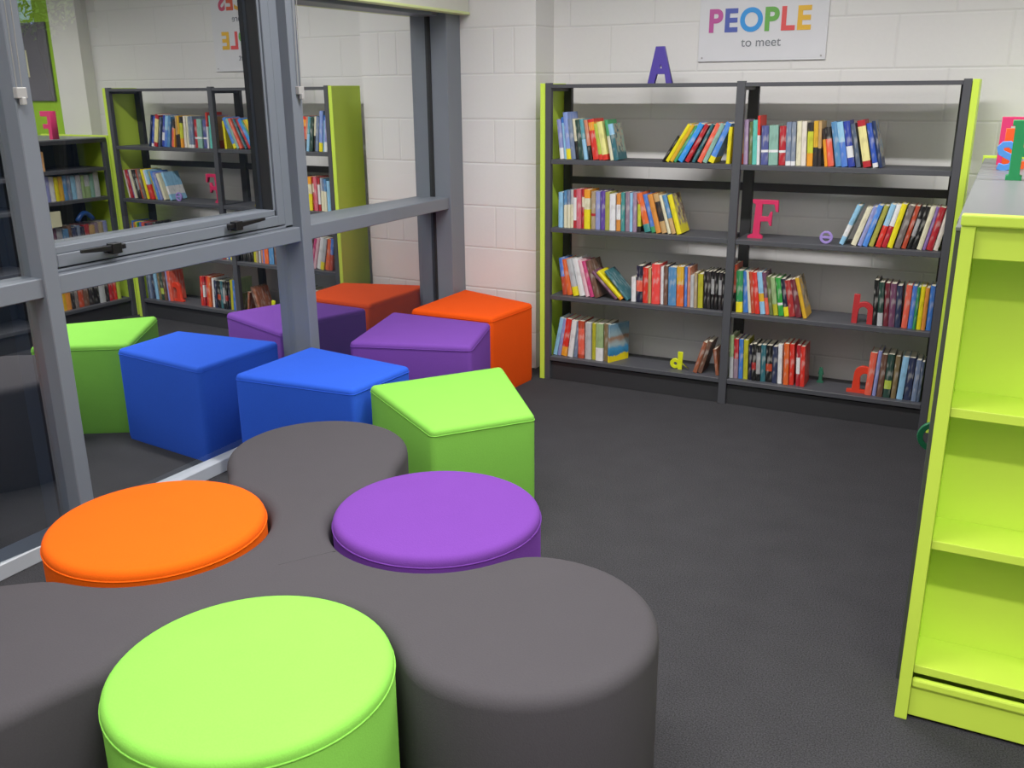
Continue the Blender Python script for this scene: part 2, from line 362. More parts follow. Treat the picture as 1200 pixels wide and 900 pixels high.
def glass_mat():
    m, nt, b, out = newmat('dark_reflective_glass')
    nt.nodes.remove(b)
    g = N(nt, 'ShaderNodeBsdfGlossy'); g.inputs['Roughness'].default_value = 0.0
    g.inputs['Color'].default_value = (0.97, 0.99, 0.98, 1)
    t = N(nt, 'ShaderNodeBsdfTransparent'); t.inputs['Color'].default_value = (0.62, 0.68, 0.68, 1)
    lw = N(nt, 'ShaderNodeLayerWeight'); lw.inputs['Blend'].default_value = 0.5
    f = math_(nt, 'ADD', math_(nt, 'MULTIPLY', lw.outputs['Fresnel'], 0.35), 0.52)
    mx = N(nt, 'ShaderNodeMixShader')
    nt.links.new(f, mx.inputs[0]); nt.links.new(t.outputs[0], mx.inputs[1]); nt.links.new(g.outputs[0], mx.inputs[2])
    nt.links.new(mx.outputs[0], out.inputs[0])
    return m
M['glass'] = glass_mat()

# ------------------------------------------------------------------ room shell
XW, YW, XR, YB, ZC = -0.69, 0.395, 4.3, -7.0, 2.9
structure(MB().box(-0.95, XR+.15, YB-.15, YW+.15, -0.12, 0).build('floor', M['carpet']))
structure(MB().box(-0.95, XR+.15, YB-.15, YW+.15, ZC, ZC+.12).build('ceiling', M['ceil']))
structure(MB().box(-0.95, 2.95, YW, YW+.15, 0, ZC).build('wall_back', M['block']))
structure(MB().box(2.95, XR+.15, YW, YW+.15, 0, ZC).build('wall_lime', M['limewall']))
structure(MB().box(2.64, 2.95, 0.30, YW, 0, ZC).build('wall_column', M['plaster']))
structure(MB().box(-0.85, -0.111, 0.165, YW, 0, ZC).build('wall_pillar', M['block_pillar']))
structure(MB().box(XR, XR+.15, YB-.15, YW, 0, ZC).build('wall_right', M['plaster']))
structure(MB().box(-0.95, XR, YB-.15, YB, 0, ZC).build('wall_rear', M['plaster']))
# solid wall past the glazing and above it
structure(MB().box(-0.95, -0.69, YB, -4.0, 0, ZC).build('wall_left', M['plaster']))
structure(MB().box(-0.95, -0.69, -4.0, 0.165, 2.45, ZC).build('wall_left_head', M['plaster']))

# ------------------------------------------------------------------ glazing
TIP = -0.58
FINS = [(-4.00, -3.94), (-2.632, -2.573), (-1.302, -1.237), (0.014, 0.163)]
TR0, TR1 = 0.936, 1.002
def pane(parent, y0, y1, z0, z1, xc, tilt, name='pane'):
    yc = (y0+y1)/2
    x0, x1 = xc+tilt*(y0-yc), xc+tilt*(y1-yc)
    mb = MB(); mb.add([(x0,y0,z0),(x1,y1,z0),(x1,y1,z1),(x0,y0,z1)], [(0,1,2,3)])
    return mb.build(name, M['glass'], parent)
def fin(parent, y0, y1, g=-0.675):
    mb = MB().box(g, TIP, y0, y1, 0.0, 2.45)
    mb.box(-0.80, g-.004, y0+.006, y1-.006, 0.0, 2.45)
    return mb.build('mullion', M['frame'], parent, bevel=0.003, seg=1)

for i in range(3):
    w = structure(empty('window_%d' % (i+1), (0,0,0)))
    fa, fb = FINS[i], FINS[i+1]
    fin(w, *fa)
    if i == 2: fin(w, *fb, g=-0.700)
    y0, y1 = fa[1], fb[0]
    yc = (y0+y1)/2
    # transom: front face just behind the fin tips
    MB().box(-0.76, TIP-.014, y0-.004, y1+.004, TR0, TR1).build('transom', M['frame'], w, bevel=0.003, seg=1)
    # bottom rail and sill trim
    MB().box(-0.76, -0.648, y0-.004, y1+.004, 0.0, 0.058).build('bottom_rail', M['alu'], w, bevel=0.003, seg=1)
    MB().box(-0.76, -0.632, y0-.004, y1+.004, 2.075 if i == 1 else 1.975, 2.12 if i == 1 else 2.04).build('head_rail', M['frame'], w, bevel=0.003, seg=1)
    MB().box(-0.76, -0.60, y0-.004, y1+.004, 2.11 if i == 1 else 2.03, 2.45).build('head_panel', M['frame'], w)
    tl, xc = ((0.055, -0.68), (0.020, -0.68), (0.020, -0.712))[i]
    pane(w, y0, y1, 0.05, TR0+.02, xc, tl)
    for a, b_ in ((y0-.002, y0+.007), (y1-.007, y1+.002)):
        MB().box(-0.70, -0.684, a, b_, 0.055, TR0).build('gasket', M['gasket'], w)
    if i == 1:
        # opening casement in the upper light
        fx = -0.628
        mb = MB()
        mb.box(-0.74, fx-.004, y1-.052, y1+.002, TR1, 2.075)          # fixed outer frame
        mb.box(-0.74, fx-.004, y0, y1, TR1, TR1+.012)
        mb.build('outer_frame', M['frame'], w, bevel=0.003, seg=1)
        s = MB(); a, b_ = y0-.002, y1-.056
        s.box(-0.72, fx, b_-.045, b_, TR1+.018, 2.072); s.box(-0.72, fx, a, a+.040, TR1+.018, 2.072)
        s.box(-0.72, fx, a+.040, b_-.045, TR1+.018, TR1+.062); s.box(-0.72, fx, a+.040, b_-.045, 2.03, 2.072)
        s.box(-0.72, fx-.010, b_-.056, b_-.045, TR1+.062, 2.03)
        s.box(-0.72, fx-.010, a+.040, b_-.045, TR1+.062, TR1+.088)
        sash = s.build('sash', M['frame'], w, bevel=0.0025, seg=1)
        g = MB(); 
        g.box(-0.70, fx-.016, b_-.060, b_-.056, TR1+.088, 2.03)
        g.build('gasket', M['gasket'], sash)
        pane(sash, a+.02, b_-.04, TR1+.06, 2.06, -0.702, .016)
        for hy, d in ((-2.315, -1), (-1.690, 1)):
            hb = MB()
            hb.box(fx-.002, fx+.012, hy-.030, hy+.014 if d < 0 else hy+.030, TR1+.040, TR1+.066)
            hb.box(fx+.006, fx+.042, hy-.020, hy+.020, TR1+.036, TR1+.074)
            hb.add([(fx+.020,hy,TR1+.046),(fx+.036,hy,TR1+.046),(fx+.046,hy+d*.155,TR1+.060),(fx+.034,hy+d*.155,TR1+.060),
                    (fx+.020,hy,TR1+.068),(fx+.036,hy,TR1+.068),(fx+.046,hy+d*.155,TR1+.072),(fx+.034,hy+d*.155,TR1+.072)],
                   [(0,3,2,1),(4,5,6,7),(0,1,5,4),(1,2,6,5),(2,3,7,6),(3,0,4,7)])
            hb.box(fx+.010, fx+.034, hy-d*.045 if d > 0 else hy, hy if d > 0 else hy-d*.045, TR1+.048, TR1+.066)
            hb.build('handle', M['black'], sash, bevel=0.002, seg=1)
    else:
        pane(w, y0, y1, TR1-.02, 2.0, xc, tl)
        for a, b_ in ((y0-.002, y0+.007), (y1-.007, y1+.002)):
            MB().box(-0.70, -0.684, a, b_, TR1, 1.975).build('gasket', M['gasket'], w)

# roller blind over the last bay
bl = empty('roller_blind', (-0.545, -0.5, 1.985))
mb = MB().box(-.022, .030, -0.72, 0.655, .012, .30); mb.build('blind_fabric', M['blind'], bl, bevel=.004)
MB().box(-.026, .034, -0.725, 0.660, 0, .014).build('bottom_bar', M['blindbar'], bl, bevel=.004)
tag(bl, 'white roller blind box with pale lime bottom bar at the window head by the pillar', 'blind')

def blind_cord(y, z0, z1, label):
    t = empty('blind_cord', (-0.572, y, z0))
    a = MB().tube([(0,.004,0),(0.004,.007,(z1-z0)*.5),(0,.010,z1-z0)], .0018, 6)
    a.tube([(0,.022,0),(0.002,.030,(z1-z0)*.5),(0,.034,z1-z0)], .0018, 6)
    a.build('cord', M['cord'], t)
    c = MB().box(-.009, .012, -.006, .030, -.022, .012); c.box(.0, .018, .004, .020, -.042, -.018)
    c.build('cord_clip', M['clear'], t, bevel=.003)
    return tag(t, label, 'blind cord')
blind_cord(-1.272, 1.60, 2.3, 'thin looped blind cord in a clear clip on the middle mullion')
c2 = blind_cord(-2.630, 1.60, 2.3, 'thin blind cord in a clear clip on the left mullion')

# ------------------------------------------------------------------ outside (dim)
structure(MB().box(-16, -0.95, -14, 14, -0.3, -0.12).build('ground_outside', paint('dark_ground', '#26282a', 0.9)))
dk = paint('dark_sky_screen', '#1b1c1e', 0.9)
hs = MB().box(-9.6, -9.0, -14, 3.55, -0.12, 6).box(-9.6, -9.0, 4.35, 4.62, -.12, 6).box(-9.6, -9.0, 4.84, 14, -.12, 6).box(-9.6,-9.0,3.55,4.84,-.12,2.42)  # added dark screen keeping the sky out of the glass, except through narrow gaps
tag(hs.build('added_sky_screen', dk), 'added dark screen with narrow gaps, blocking the sky beyond the window glass', 'sky screen')
tr = empty('tree', (-7.2, 2.55, -0.12))
MB().tube([(0,0,0),(.03,.02,1.2),(.0,.05,2.2),(.05,.0,2.9)], .07, 8).build('trunk', paint('bark', '#4a4034', 0.9), tr)
lf = MB(); rr = random.Random(3)
for k in range(900):
    while True:
        p = Vector((rr.uniform(-1,1), rr.uniform(-1,1), rr.uniform(-1,1)))
        if .3 < p.length < 1: break
    p = Vector((p.x*.55, p.y*.42, 2.75+p.z*.5)); s = rr.uniform(.025,.05)
    a = Vector((rr.uniform(-1,1),rr.uniform(-1,1),rr.uniform(-1,1))).normalized(); b_ = a.cross(Vector((.3,.5,.8))).normalized()
    lf.add([p-a*s, p+b_*s*.5, p+a*s, p-b_*s*.5], [(0,1,2,3)])
lf.build('foliage', paint('light_green_leaves', '#8fae45', 0.7), tr)
tag(tr, 'green leafy tree seen through the upper left window glass', 'tree')

# ------------------------------------------------------------------ flower shaped seat and round pouffes
PC = {'orange': (0.268, -3.020), 'purple': (0.925, -2.615), 'green': (0.975, -3.425)}
CEN = Vector(((0.268+0.925+0.975)/3, (-3.020-2.615-3.425)/3))
GAPR = 0.305
LOBES = {'back': Vector((0.290, -2.345)), 'right': Vector((1.375, -2.975)), 'left': Vector((0.335, -3.665))}
LR = {'back': 0.300, 'right': 0.312, 'left': 0.315}
def soft_seat():
    """implicit outline: union of three lobes and hub, minus the three round pockets; smoothed"""
    pk = [Vector(PC[k]) for k in PC]
    n = 240; pts = []
    def smin(a, b, k):
        h = max(0, min(1, .5+.5*(b-a)/k)); return b*(1-h)+a*h-k*h*(1-h)
    def sd(p):
        d = 1e9
        for k in LOBES:
            d = smin(d, (p-LOBES[k]).length-LR[k], .05) if d < 1e8 else (p-LOBES[k]).length-LR[k]
        # tapered arms from hub to each lobe
        for k in LOBES:
            a = CEN; b = LOBES[k]; h = max(0, min(1, (p-a).dot(b-a)/(b-a).length_squared))
            d = smin(d, (p-(a+(b-a)*h)).length-(0.26+.0*h), .04)
        for c in pk:
            e = GAPR-(p-c).length
            d = -smin(-d, -e, .035)
        return d
    def grad(p, e=.0008):
        return Vector((sd(p+Vector((e,0)))-sd(p-Vector((e,0))), sd(p+Vector((0,e)))-sd(p-Vector((0,e)))))/(2*e)
    p = LOBES['right']+Vector((LR['right'], 0)); start = None; st = .008
    for i in range(2000):
        for _ in range(5):
            g = grad(p); p = p-g*(sd(p)/max(.2, g.length_squared))
        if start is None: start = p.copy()
        elif i > 20 and (p-start).length < st*.9: break
        pts.append(p.copy())
        g = grad(p).normalized(); p = p+Vector((-g.y, g.x))*st
    return pts
def resample(pts, n):
    L = [0]
    for i in range(len(pts)): L.append(L[-1]+(pts[(i+1)%len(pts)]-pts[i]).length)
    out = []; j = 0
    for k in range(n):
        t = L[-1]*k/n
        while L[j+1] < t: j += 1
        f = (t-L[j])/max(1e-9, L[j+1]-L[j]); out.append(pts[j].lerp(pts[(j+1)%len(pts)], f))
    for _ in range(2):
        out = [(out[i-1]+out[i]*2+out[(i+1)%n])/4 for i in range(n)]
    return out
def inset(pts, d):
    n = len(pts); r = []
    for i in range(n):
        t = (pts[(i+1)%n]-pts[i-1]).normalized(); r.append(pts[i]+Vector((-t.y, t.x))*d)
    return r
def padded(pts, H, rad, org, foot=0.03, dome=0.004):
    """upholstered block over an outline: short recessed base, straight sides, rolled top edge"""
    rings = []
    rings.append((inset(pts, .004), 0.0)); rings.append((pts, foot)); rings.append((pts, H-rad))
    for k in range(1, 6):
        a = PI/2*k/5; rings.append((inset(pts, rad*(1-math.cos(a))), H-rad+rad*math.sin(a)))
    c0 = Vector((sum(p.x for p in pts)/len(pts), sum(p.y for p in pts)/len(pts)))
    last = rings[-1][0]
    if dome > .0035:
        for sc_, zz in ((.9, .35), (.7, .75), (.4, .95), (.15, 1.0)): rings.append(([c0+(p-c0)*sc_ for p in last], H+dome*zz))
    mb = MB(); n = len(pts); V = []; F = []
    for rg, z in rings: V += [(p.x-org[0], p.y-org[1], z) for p in rg]
    for i in range(len(rings)-1):
        for k in range(n): F.append((i*n+k, i*n+(k+1)%n, (i+1)*n+(k+1)%n, (i+1)*n+k))
    F.append(tuple(range((len(rings)-1)*n, len(rings)*n))); F.append(tuple(range(n-1,-1,-1)))
    mb.add(V, F); return mb

outline = resample(soft_seat(), 220)
fs = empty('flower_seat', (CEN.x, CEN.y, 0))
o = padded(outline, 0.446, 0.034, CEN, dome=.003).build('seat_body', M['seat_grey'], fs); smooth_by_angle(o, .9)
# upholstery seams meeting at the hub
for a0 in (0.98,):
    d = Vector((math.cos(a0), math.sin(a0)))
    MB().tube([(-.02*d.x, -.02*d.y, .4452), (.13*d.x, .13*d.y, .4452)], .0016, 6).build('seam', M['seat_grey'], fs)
for a0 in (2.35, -1.2):
    d = Vector((math.cos(a0), math.sin(a0)))
    MB().tube([(-.02*.55, -.02*.83, .4452), (.09*d.x, .09*d.y, .4452)], .0014, 6).build('seam', M['seat_grey'], fs)
tag(fs, 'charcoal grey flower-shaped modular seat with three lobes around round pouffes', 'seat')

def circle(c, r, n=72): return [Vector((c[0]+r*math.cos(2*PI*i/n), c[1]+r*math.sin(2*PI*i/n))) for i in range(n)]
def pouffe(key, mat, label):
    c = PC[key]; r = 0.292
    root = empty('round_pouffe', (c[0], c[1], 0))
    o = padded(circle(c, r), 0.468, 0.022, c, dome=.006).build('seat_body', mat, root); smooth_by_angle(o, .9)
    ring = [(r*1.002*math.cos(2*PI*i/64), r*1.002*math.sin(2*PI*i/64), .4405) for i in range(65)]
    MB().tube(ring, .0022, 6).build('piping', mat, o, smooth=True)
    tag(root, label, 'pouffe', 'round pouffes nested in the flower seat')
pouffe('orange', M['seat_orange'], 'round orange pouffe nested in the grey flower seat beside the window')
pouffe('purple', M['pouffe_purple'], 'round purple pouffe nested between back and right lobes of the grey seat')
pouffe('green', M['seat_green'], 'round lime green pouffe in the foreground nested in the grey seat')

# ------------------------------------------------------------------ trapezoid cube stools
def rounded_quad(q, r=.022, n=4):
    pts = []; m = len(q)
    for i in range(m):
        p = Vector(q[i]); a = (Vector(q[i-1])-p).normalized(); b_ = (Vector(q[(i+1)%m])-p).normalized()
        ang = a.angle(b_); d = r/math.tan(ang/2); c = p+(a+b_).normalized()*(r/math.sin(ang/2))
        s = p+a*d; e = p+b_*d
        a0 = math.atan2((s-c).y,(s-c).x); a1 = math.atan2((e-c).y,(e-c).x)
        da = (a1-a0+PI)%(2*PI)-PI
        for k in range(n+1): pts.append(Vector((c.x+r*math.cos(a0+da*k/n), c.y+r*math.sin(a0+da*k/n))))
    return pts
def densify(pts, step=.03):
    out = []
    for i in range(len(pts)):
        a, b_ = pts[i], pts[(i+1)%len(pts)]; k = max(1, int((b_-a).length/step))
        out += [a.lerp(b_, j/k) for j in range(k)]
    return out
def cube_stool(q, mat, label):
    c = (sum(p[0] for p in q)/4, sum(p[1] for p in q)/4)
    pts = densify(rounded_quad(q))
    root = empty('trapezoid_stool', (c[0], c[1], 0))
    o = padded(pts, 0.448, 0.02, c, foot=.02, dome=.007).build('seat_body', mat, root); smooth_by_angle(o, .9)
    cc = Vector(c)
    ring = [tuple((p-cc)*1.002)+(.424,) for p in pts]; ring.append(ring[0])
    MB().tube(ring, .0018, 6).build('piping', mat, o, smooth=True)
    tag(root, label, 'stool', 'trapezoid cube stools along the window')
cube_stool([(-.572,-.462),(-.068,-.455),(-.03,-.042),(-.57,.135)], M['cube_orange'], 'orange trapezoid cube stool in the corner by the tall bookcase')
cube_stool([(-.455,-1.178),(.115,-.996),(-.026,-.548),(-.628,-.552)], M['seat_purple'], 'purple trapezoid cube stool between the orange and blue stools')
cube_stool([(-.578,-1.824),(.012,-1.779),(.036,-1.392),(-.570,-1.315),], M['seat_blue'], 'blue trapezoid cube stool by the window behind the grey seat')
cube_stool([(.032,-1.695),(.547,-2.042),(.800,-1.723),(.393,-1.214)], M['seat_green'], 'lime green trapezoid cube stool beside the blue stool')

# ------------------------------------------------------------------ tall two-bay bookcase
bc = empty('bookcase', (1.038, 0.0, 0))
def bx(name, mat, x0, x1, y0, y1, z0, z1, bev=.0015): return MB().box(x0-1.038, x1-1.038, y0, y1, z0, z1).build(name, mat, bc, bevel=bev, seg=1)
SH = [1.232, .868, .492, .137]
for x0, x1 in ((-.006, .022), (2.052, 2.080)): bx('end_panel', M['lime'], x0, x1, 0, .272, 0, 1.620)
POSTS = [(.024, .056), (1.034, 1.074), (2.016, 2.050)]
for x0, x1 in POSTS:
    bx('upright', M['steel'], x0, x1, 0, .030, 0, 1.622)
    bx('upright', M['steel_d'], x0 if x0 < 1.5 else 1.998, x1+.012 if x0 < 1.5 else x1, .240, .270, 0, 1.612)
    bx('bracket', M['steel'], x0+.004, x1-.004, .030, .240, 1.580, 1.604)
for a, b_ in ((.056, 1.034), (1.074, 2.016)):
    bx('top_shelf', M['steel'], a, b_, .002, .258, 1.596, 1.615)
    for z in SH: bx('shelf', M['steel'], a+.001, b_-.001, .004, .262, z-.024, z)
    bx('back_brace', M['steel_d'], a, b_, .246, .262, 1.085, 1.125)
    bx('plinth', M['steel_d'], a, b_, .020, .040, 0.0, .105)
tag(bc, 'tall dark grey two-bay bookcase with lime end panels against the white wall', 'bookcase')

# ------------------------------------------------------------------ books
PAL = {
 'lav':('#8a90c9','lavender'),'sky':('#8ec3e6','pale blue'),'peri':('#7f97d8','periwinkle'),'slate':('#6f7f9c','slate blue'),'slate2':('#7d889c','grey-blue'),
 'cream':('#e2dcbd','cream'),'cream2':('#e6dccf','off-white'),'dgreen':('#27423a','dark green'),'teal':('#4f9aa8','teal'),'salmon':('#cf7f62','salmon'),
 'red':('#d92f24','red'),'lime':('#b6c94a','lime'),'lemon':('#e9e48c','lemon'),'dteal':('#2d6570','dark teal'),'black':('#141416','black'),
 'yellow':('#ecdc1e','yellow'),'gold':('#dba92c','golden'),'green':('#3f9a63','green'),'azure':('#2f8fe6','bright blue'),'azure2':('#4a86dc','mid blue'),'azure3':('#3a70c0','blue'),
 'crimson':('#b3202c','crimson'),'coral':('#ea5f49','coral'),'coral2':('#f04440','coral red'),'sage':('#85b0a3','sage'),'sage2':('#98b37c','sage green'),'tan':('#c49e68','tan'),'tan2':('#a89474','beige'),
 'lilac':('#a98fb4','lilac'),'olive':('#5f6a3c','olive'),'olivey':('#a8a648','olive yellow'),'olivey2':('#b8b32c','mustard'),'turq':('#62c6b8','turquoise'),
 'white':('#e6e6e8','white'),'indigo':('#4d5490','indigo'),'ylime':('#c8cc34','yellow-green'),'orange':('#ee9a28','orange'),'orange2':('#d98a3a','light orange'),'orange3':('#e2622a','deep orange'),
 'blue':('#2f6cc4','blue'),'blue2':('#4f86b8','steel blue'),'blue3':('#4a78d0','cornflower blue'),'royal':('#2b3ea0','royal blue'),'royal2':('#2a4fb4','deep blue'),
 'dslate':('#4c5a70','dark slate'),'straw':('#eee39a','straw yellow'),'navy':('#1d2f58','navy'),'navy2':('#2b3350','dark navy'),'dnavy':('#1c1d34','midnight blue'),
 'lgrey':('#b9bcc0','light grey'),'grey':('#9a9a9c','grey'),'pinkred':('#d06070','rose'),'purple':('#5b3f98','purple'),'purple2':('#8a6cb0','violet'),'teal2':('#3d8c8a','sea green'),
 'mauve':('#8c7688','mauve'),'mauve2':('#9a7f9a','dusty mauve'),'mauved':('#6c3f5c','plum'),'taupe':('#6f6460','taupe'),'rust':('#b8442a','rust'),'rust2':('#96563c','rust brown'),
 'pink':('#e6b8c4','pale pink'),'magenta':('#c83a74','magenta'),'bark':('#6a4a3c','brown'),'bark2':('#7c6a48','khaki'),'dark':('#2a2628','charcoal'),
 'green2':('#2f8a50','mid green'),'green3':('#2f9a3c','emerald'),'red2':('#a42a2a','dark red'),'maroon':('#6c2430','maroon')}
_bm = {}
def book_mat(spec):
    if spec in _bm: return _bm[spec]
    parts = spec.split('|'); art = None
    if '~' in parts[0]: parts[0], art = parts[0].split('~')
    base = lin(PAL[parts[0]][0])
    m, nt, b, out = newmat('cover_'+parts[0])
    tc = N(nt, 'ShaderNodeTexCoord'); sp = N(nt, 'ShaderNodeSeparateXYZ'); nt.links.new(tc.outputs['Generated'], sp.inputs[0])
    segs = []
    for s in parts[1:]:
        rg, c = s.split(' '); a, z = rg.split('-'); segs.append((float(a), float(z), lin(PAL[c][0])))
    segs.sort()
    cr = N(nt, 'ShaderNodeValToRGB'); cr.color_ramp.interpolation = 'CONSTANT'
    stops = [(0.0, base)]
    for a, z, c in segs:
        stops.append((a, c)); stops.append((z, base))
    el = {}
    for p, c in stops: el[round(p, 4)] = c
    ks = sorted(k for k in el if k < 1.0)
    cr.color_ramp.elements[0].position = ks[0]; cr.color_ramp.elements[0].color = el[ks[0]]
    if len(ks) == 1: cr.color_ramp.elements.remove(cr.color_ramp.elements[1])
    else:
        cr.color_ramp.elements[1].position = ks[1]; cr.color_ramp.elements[1].color = el[ks[1]]
        for k in ks[2:]: cr.color_ramp.elements.new(k).color = el[k]
    nt.links.new(sp.outputs['Z'], cr.inputs[0])
    # printed artwork: blotches of lighter / darker ink, strongest mid-spine
    nz = N(nt, 'ShaderNodeTexNoise'); nz.inputs['Scale'].default_value = 70; nz.inputs['Detail'].default_value = 1
    mp = N(nt, 'ShaderNodeMapping'); mp.inputs['Scale'].default_value = (1, 1, .3)
    nt.links.new(tc.outputs['Object'], mp.inputs['Vector']); nt.links.new(mp.outputs[0], nz.inputs['Vector'])
    r = N(nt, 'ShaderNodeValToRGB'); r.color_ramp.elements[0].position = .5; r.color_ramp.elements[1].position = .66
    nt.links.new(nz.outputs['Fac'], r.inputs[0])
    lum = base[0]*.3+base[1]*.6+base[2]*.1
    ink = (0.75,0.73,0.68,1) if lum < .35 else (base[0]*.35, base[1]*.3, base[2]*.3, 1)
    win = N(nt, 'ShaderNodeMapRange'); win.inputs['From Min'].default_value = .5; win.inputs['From Max'].default_value = .25
    nt.links.new(math_(nt, 'ABSOLUTE', math_(nt, 'SUBTRACT', sp.outputs['Z'], .55)), win.inputs['Value'])
    fac = math_(nt, 'MULTIPLY', math_(nt, 'MULTIPLY', r.outputs[0], win.outputs[0]), .3)
    colr = mixc(nt, fac, cr.outputs[0], ink)
    if art:      # printed front board: two-colour picture away from the spine
        n4 = N(nt, 'ShaderNodeTexNoise'); n4.inputs['Scale'].default_value = 26; n4.inputs['Detail'].default_value = 3
        nt.links.new(tc.outputs['Object'], n4.inputs['Vector'])
        r4 = N(nt, 'ShaderNodeValToRGB'); r4.color_ramp.elements[0].position = .4; r4.color_ramp.elements[1].position = .62
        r4.color_ramp.elements[0].color = lin(PAL[art][0]); r4.color_ramp.elements[1].color = base
        r4.color_ramp.elements.new(.52).color = lin('#b8a890')
        nt.links.new(n4.outputs['Fac'], r4.inputs[0])
        fy = N(nt, 'ShaderNodeMapRange'); fy.inputs['From Min'].default_value = .06; fy.inputs['From Max'].default_value = .16
        nt.links.new(sp.outputs['Y'], fy.inputs['Value'])
        fz = N(nt, 'ShaderNodeMapRange'); fz.inputs['From Min'].default_value = .18; fz.inputs['From Max'].default_value = .25
        nt.links.new(sp.outputs['Z'], fz.inputs['Value'])
        colr = mixc(nt, math_(nt, 'MULTIPLY', fy.outputs[0], fz.outputs[0]), colr, r4.outputs[0])
    nt.links.new(colr, b.inputs['Base Color'])
    b.inputs['Roughness'].default_value = .38
    _bm[spec] = m; return m

def make_book(w, h, d, spec):
    """paperback: two boards joined by a slightly rounded spine, page block as a child; spine faces -Y"""
    w = max(.008, w); t = min(.0018, w*.2)
    c = MB()
    c.box(0, t, .003, d, 0, h); c.box(w-t, w, .003, d, 0, h)
    n = 4; fr = []; bk = []
    for i in range(n+1):
        u = i/n; fr.append((w*u, .003-.003*math.sin(PI*u)-.0002)); bk.append((w*u, .0042))
    c.prism(fr+bk[::-1], 0, h)
    o = c.build('book', book_mat(spec))
    p = MB().box(t, w-t, .004, d-.004, .003, h-.003).build('page_block', M['pages'], o)
    return o

def describe(spec):
    ps = spec.split('|'); s = PAL[ps[0].split('~')[0]][1]
    if len(ps) > 1:
        rg, c = ps[1].split(' '); a, z = rg.split('-')
        where = 'foot' if float(a) == 0 else ('top' if float(z) == 1 else 'band')
        s += ' book with %s %s' % (PAL[c][1], where)
    else: s += ' book'
    return s
ROWNAME = {
 'top shelf, left bay': ("left-bay top, left group", 0),
 'top shelf, left bay, beside the middle post': ("left-bay top, leaning group", 0),
 'top shelf, right bay': ("right-bay top shelf", 0),
 'second shelf, left bay': ("left-bay second shelf", 1),
 'second shelf, right bay': ("right-bay second shelf", 1),
 'third shelf, left bay': ("left-bay third, left group", 2),
 'third shelf, left bay, middle to right': ("left-bay third, right group", 2),
 'third shelf, right bay': ("right-bay third, left group", 2),
 'third shelf, right bay, right end': ("right-bay third, right group", 2),
 'bottom shelf, left bay': ("left-bay bottom, left group", 3),
 'bottom shelf, left bay, beside the middle post': ("left-bay bottom, right group", 3),
 'bottom shelf, right bay': ("right-bay bottom, left group", 3),
 'bottom shelf, right bay, right end': ("right-bay bottom, right group", 3)}
rb = random.Random(11)
def place_book(x, sp_, h, lean, spec, z, y, d, label, group, rz=0.0):
    w = sp_*math.cos(lean)*.97 if abs(lean) < .6 else sp_*math.cos(lean)*1.0
    w = max(w, .008)
    o = make_book(w, h, d, spec)
    if lean <= 0: Mx = Matrix.Translation((x, y, z)) @ Matrix.Rotation(rz, 4, 'Z') @ Matrix.Rotation(lean, 4, 'Y')
    else: Mx = Matrix.Translation((x+sp_, y, z)) @ Matrix.Rotation(rz, 4, 'Z') @ Matrix.Rotation(lean, 4, 'Y') @ Matrix.Translation((-w, 0, 0))
    o.matrix_world = Mx
    tag(o, label, 'book', group)
    return o
for key, items in ROWS.items():
    nm, si = ROWNAME[key]
    for i, it in enumerate(items):
        x, sp_, h, lean, spec = it
        if i+1 < len(items) and abs(items[i+1][3]-lean) < .12: sp_ = min(sp_, items[i+1][0]-x)
        if abs(lean) < .1 : lean *= .6
        lab = '%s, %s from left on %s' % (describe(spec), ORD[i], nm)
        lab = lab if len(lab.split()) <= 16 else lab.replace(' book', '', 1).replace(' from left on', ' on')
        place_book(x, sp_, h, lean, spec, SH[si]+.0005, .034+rb.uniform(0,.012), rb.uniform(.128,.142), lab, 'books on '+nm)
# the picture book turned a little outwards at the end of the bottom row
m, nt, b, out = newmat('beach_cover')
tc = N(nt, 'ShaderNodeTexCoord'); sp = N(nt, 'ShaderNodeSeparateXYZ'); nt.links.new(tc.outputs['Generated'], sp.inputs[0])
nz = N(nt, 'ShaderNodeTexNoise'); nz.inputs['Scale'].default_value = 22; nt.links.new(tc.outputs['Object'], nz.inputs['Vector'])
zz = math_(nt, 'ADD', sp.outputs['Z'], math_(nt, 'MULTIPLY', math_(nt, 'SUBTRACT', nz.outputs['Fac'], .5), .22))
cr = N(nt, 'ShaderNodeValToRGB'); cr.color_ramp.interpolation = 'EASE'
e = cr.color_ramp.elements; e[0].position = 0; e[0].color = lin('#e8d018'); e[1].position = .16; e[1].color = lin('#e8d018')
for p_, c_ in ((.2,'#2f78a8'),(.34,'#3f8fc0'),(.45,'#9fb4b8'),(.62,'#9a7860'),(.72,'#8fa8b0'),(.95,'#6a90a8')): e.new(p_).color = lin(c_)
nt.links.new(zz, cr.inputs[0]); nt.links.new(cr.outputs[0], b.inputs['Base Color']); b.inputs['Roughness'].default_value = .4
_bm['beach'] = m
o = make_book(.016, .215, .15, 'beach'); o.matrix_world = Matrix.Translation((.395, .030, SH[3]+.0005)) @ Matrix.Rotation(-.42, 4, 'Z')
tag(o, 'blue picture book with yellow sand cover, turned outward on the bottom shelf', 'book', "books on left-bay bottom, left group")

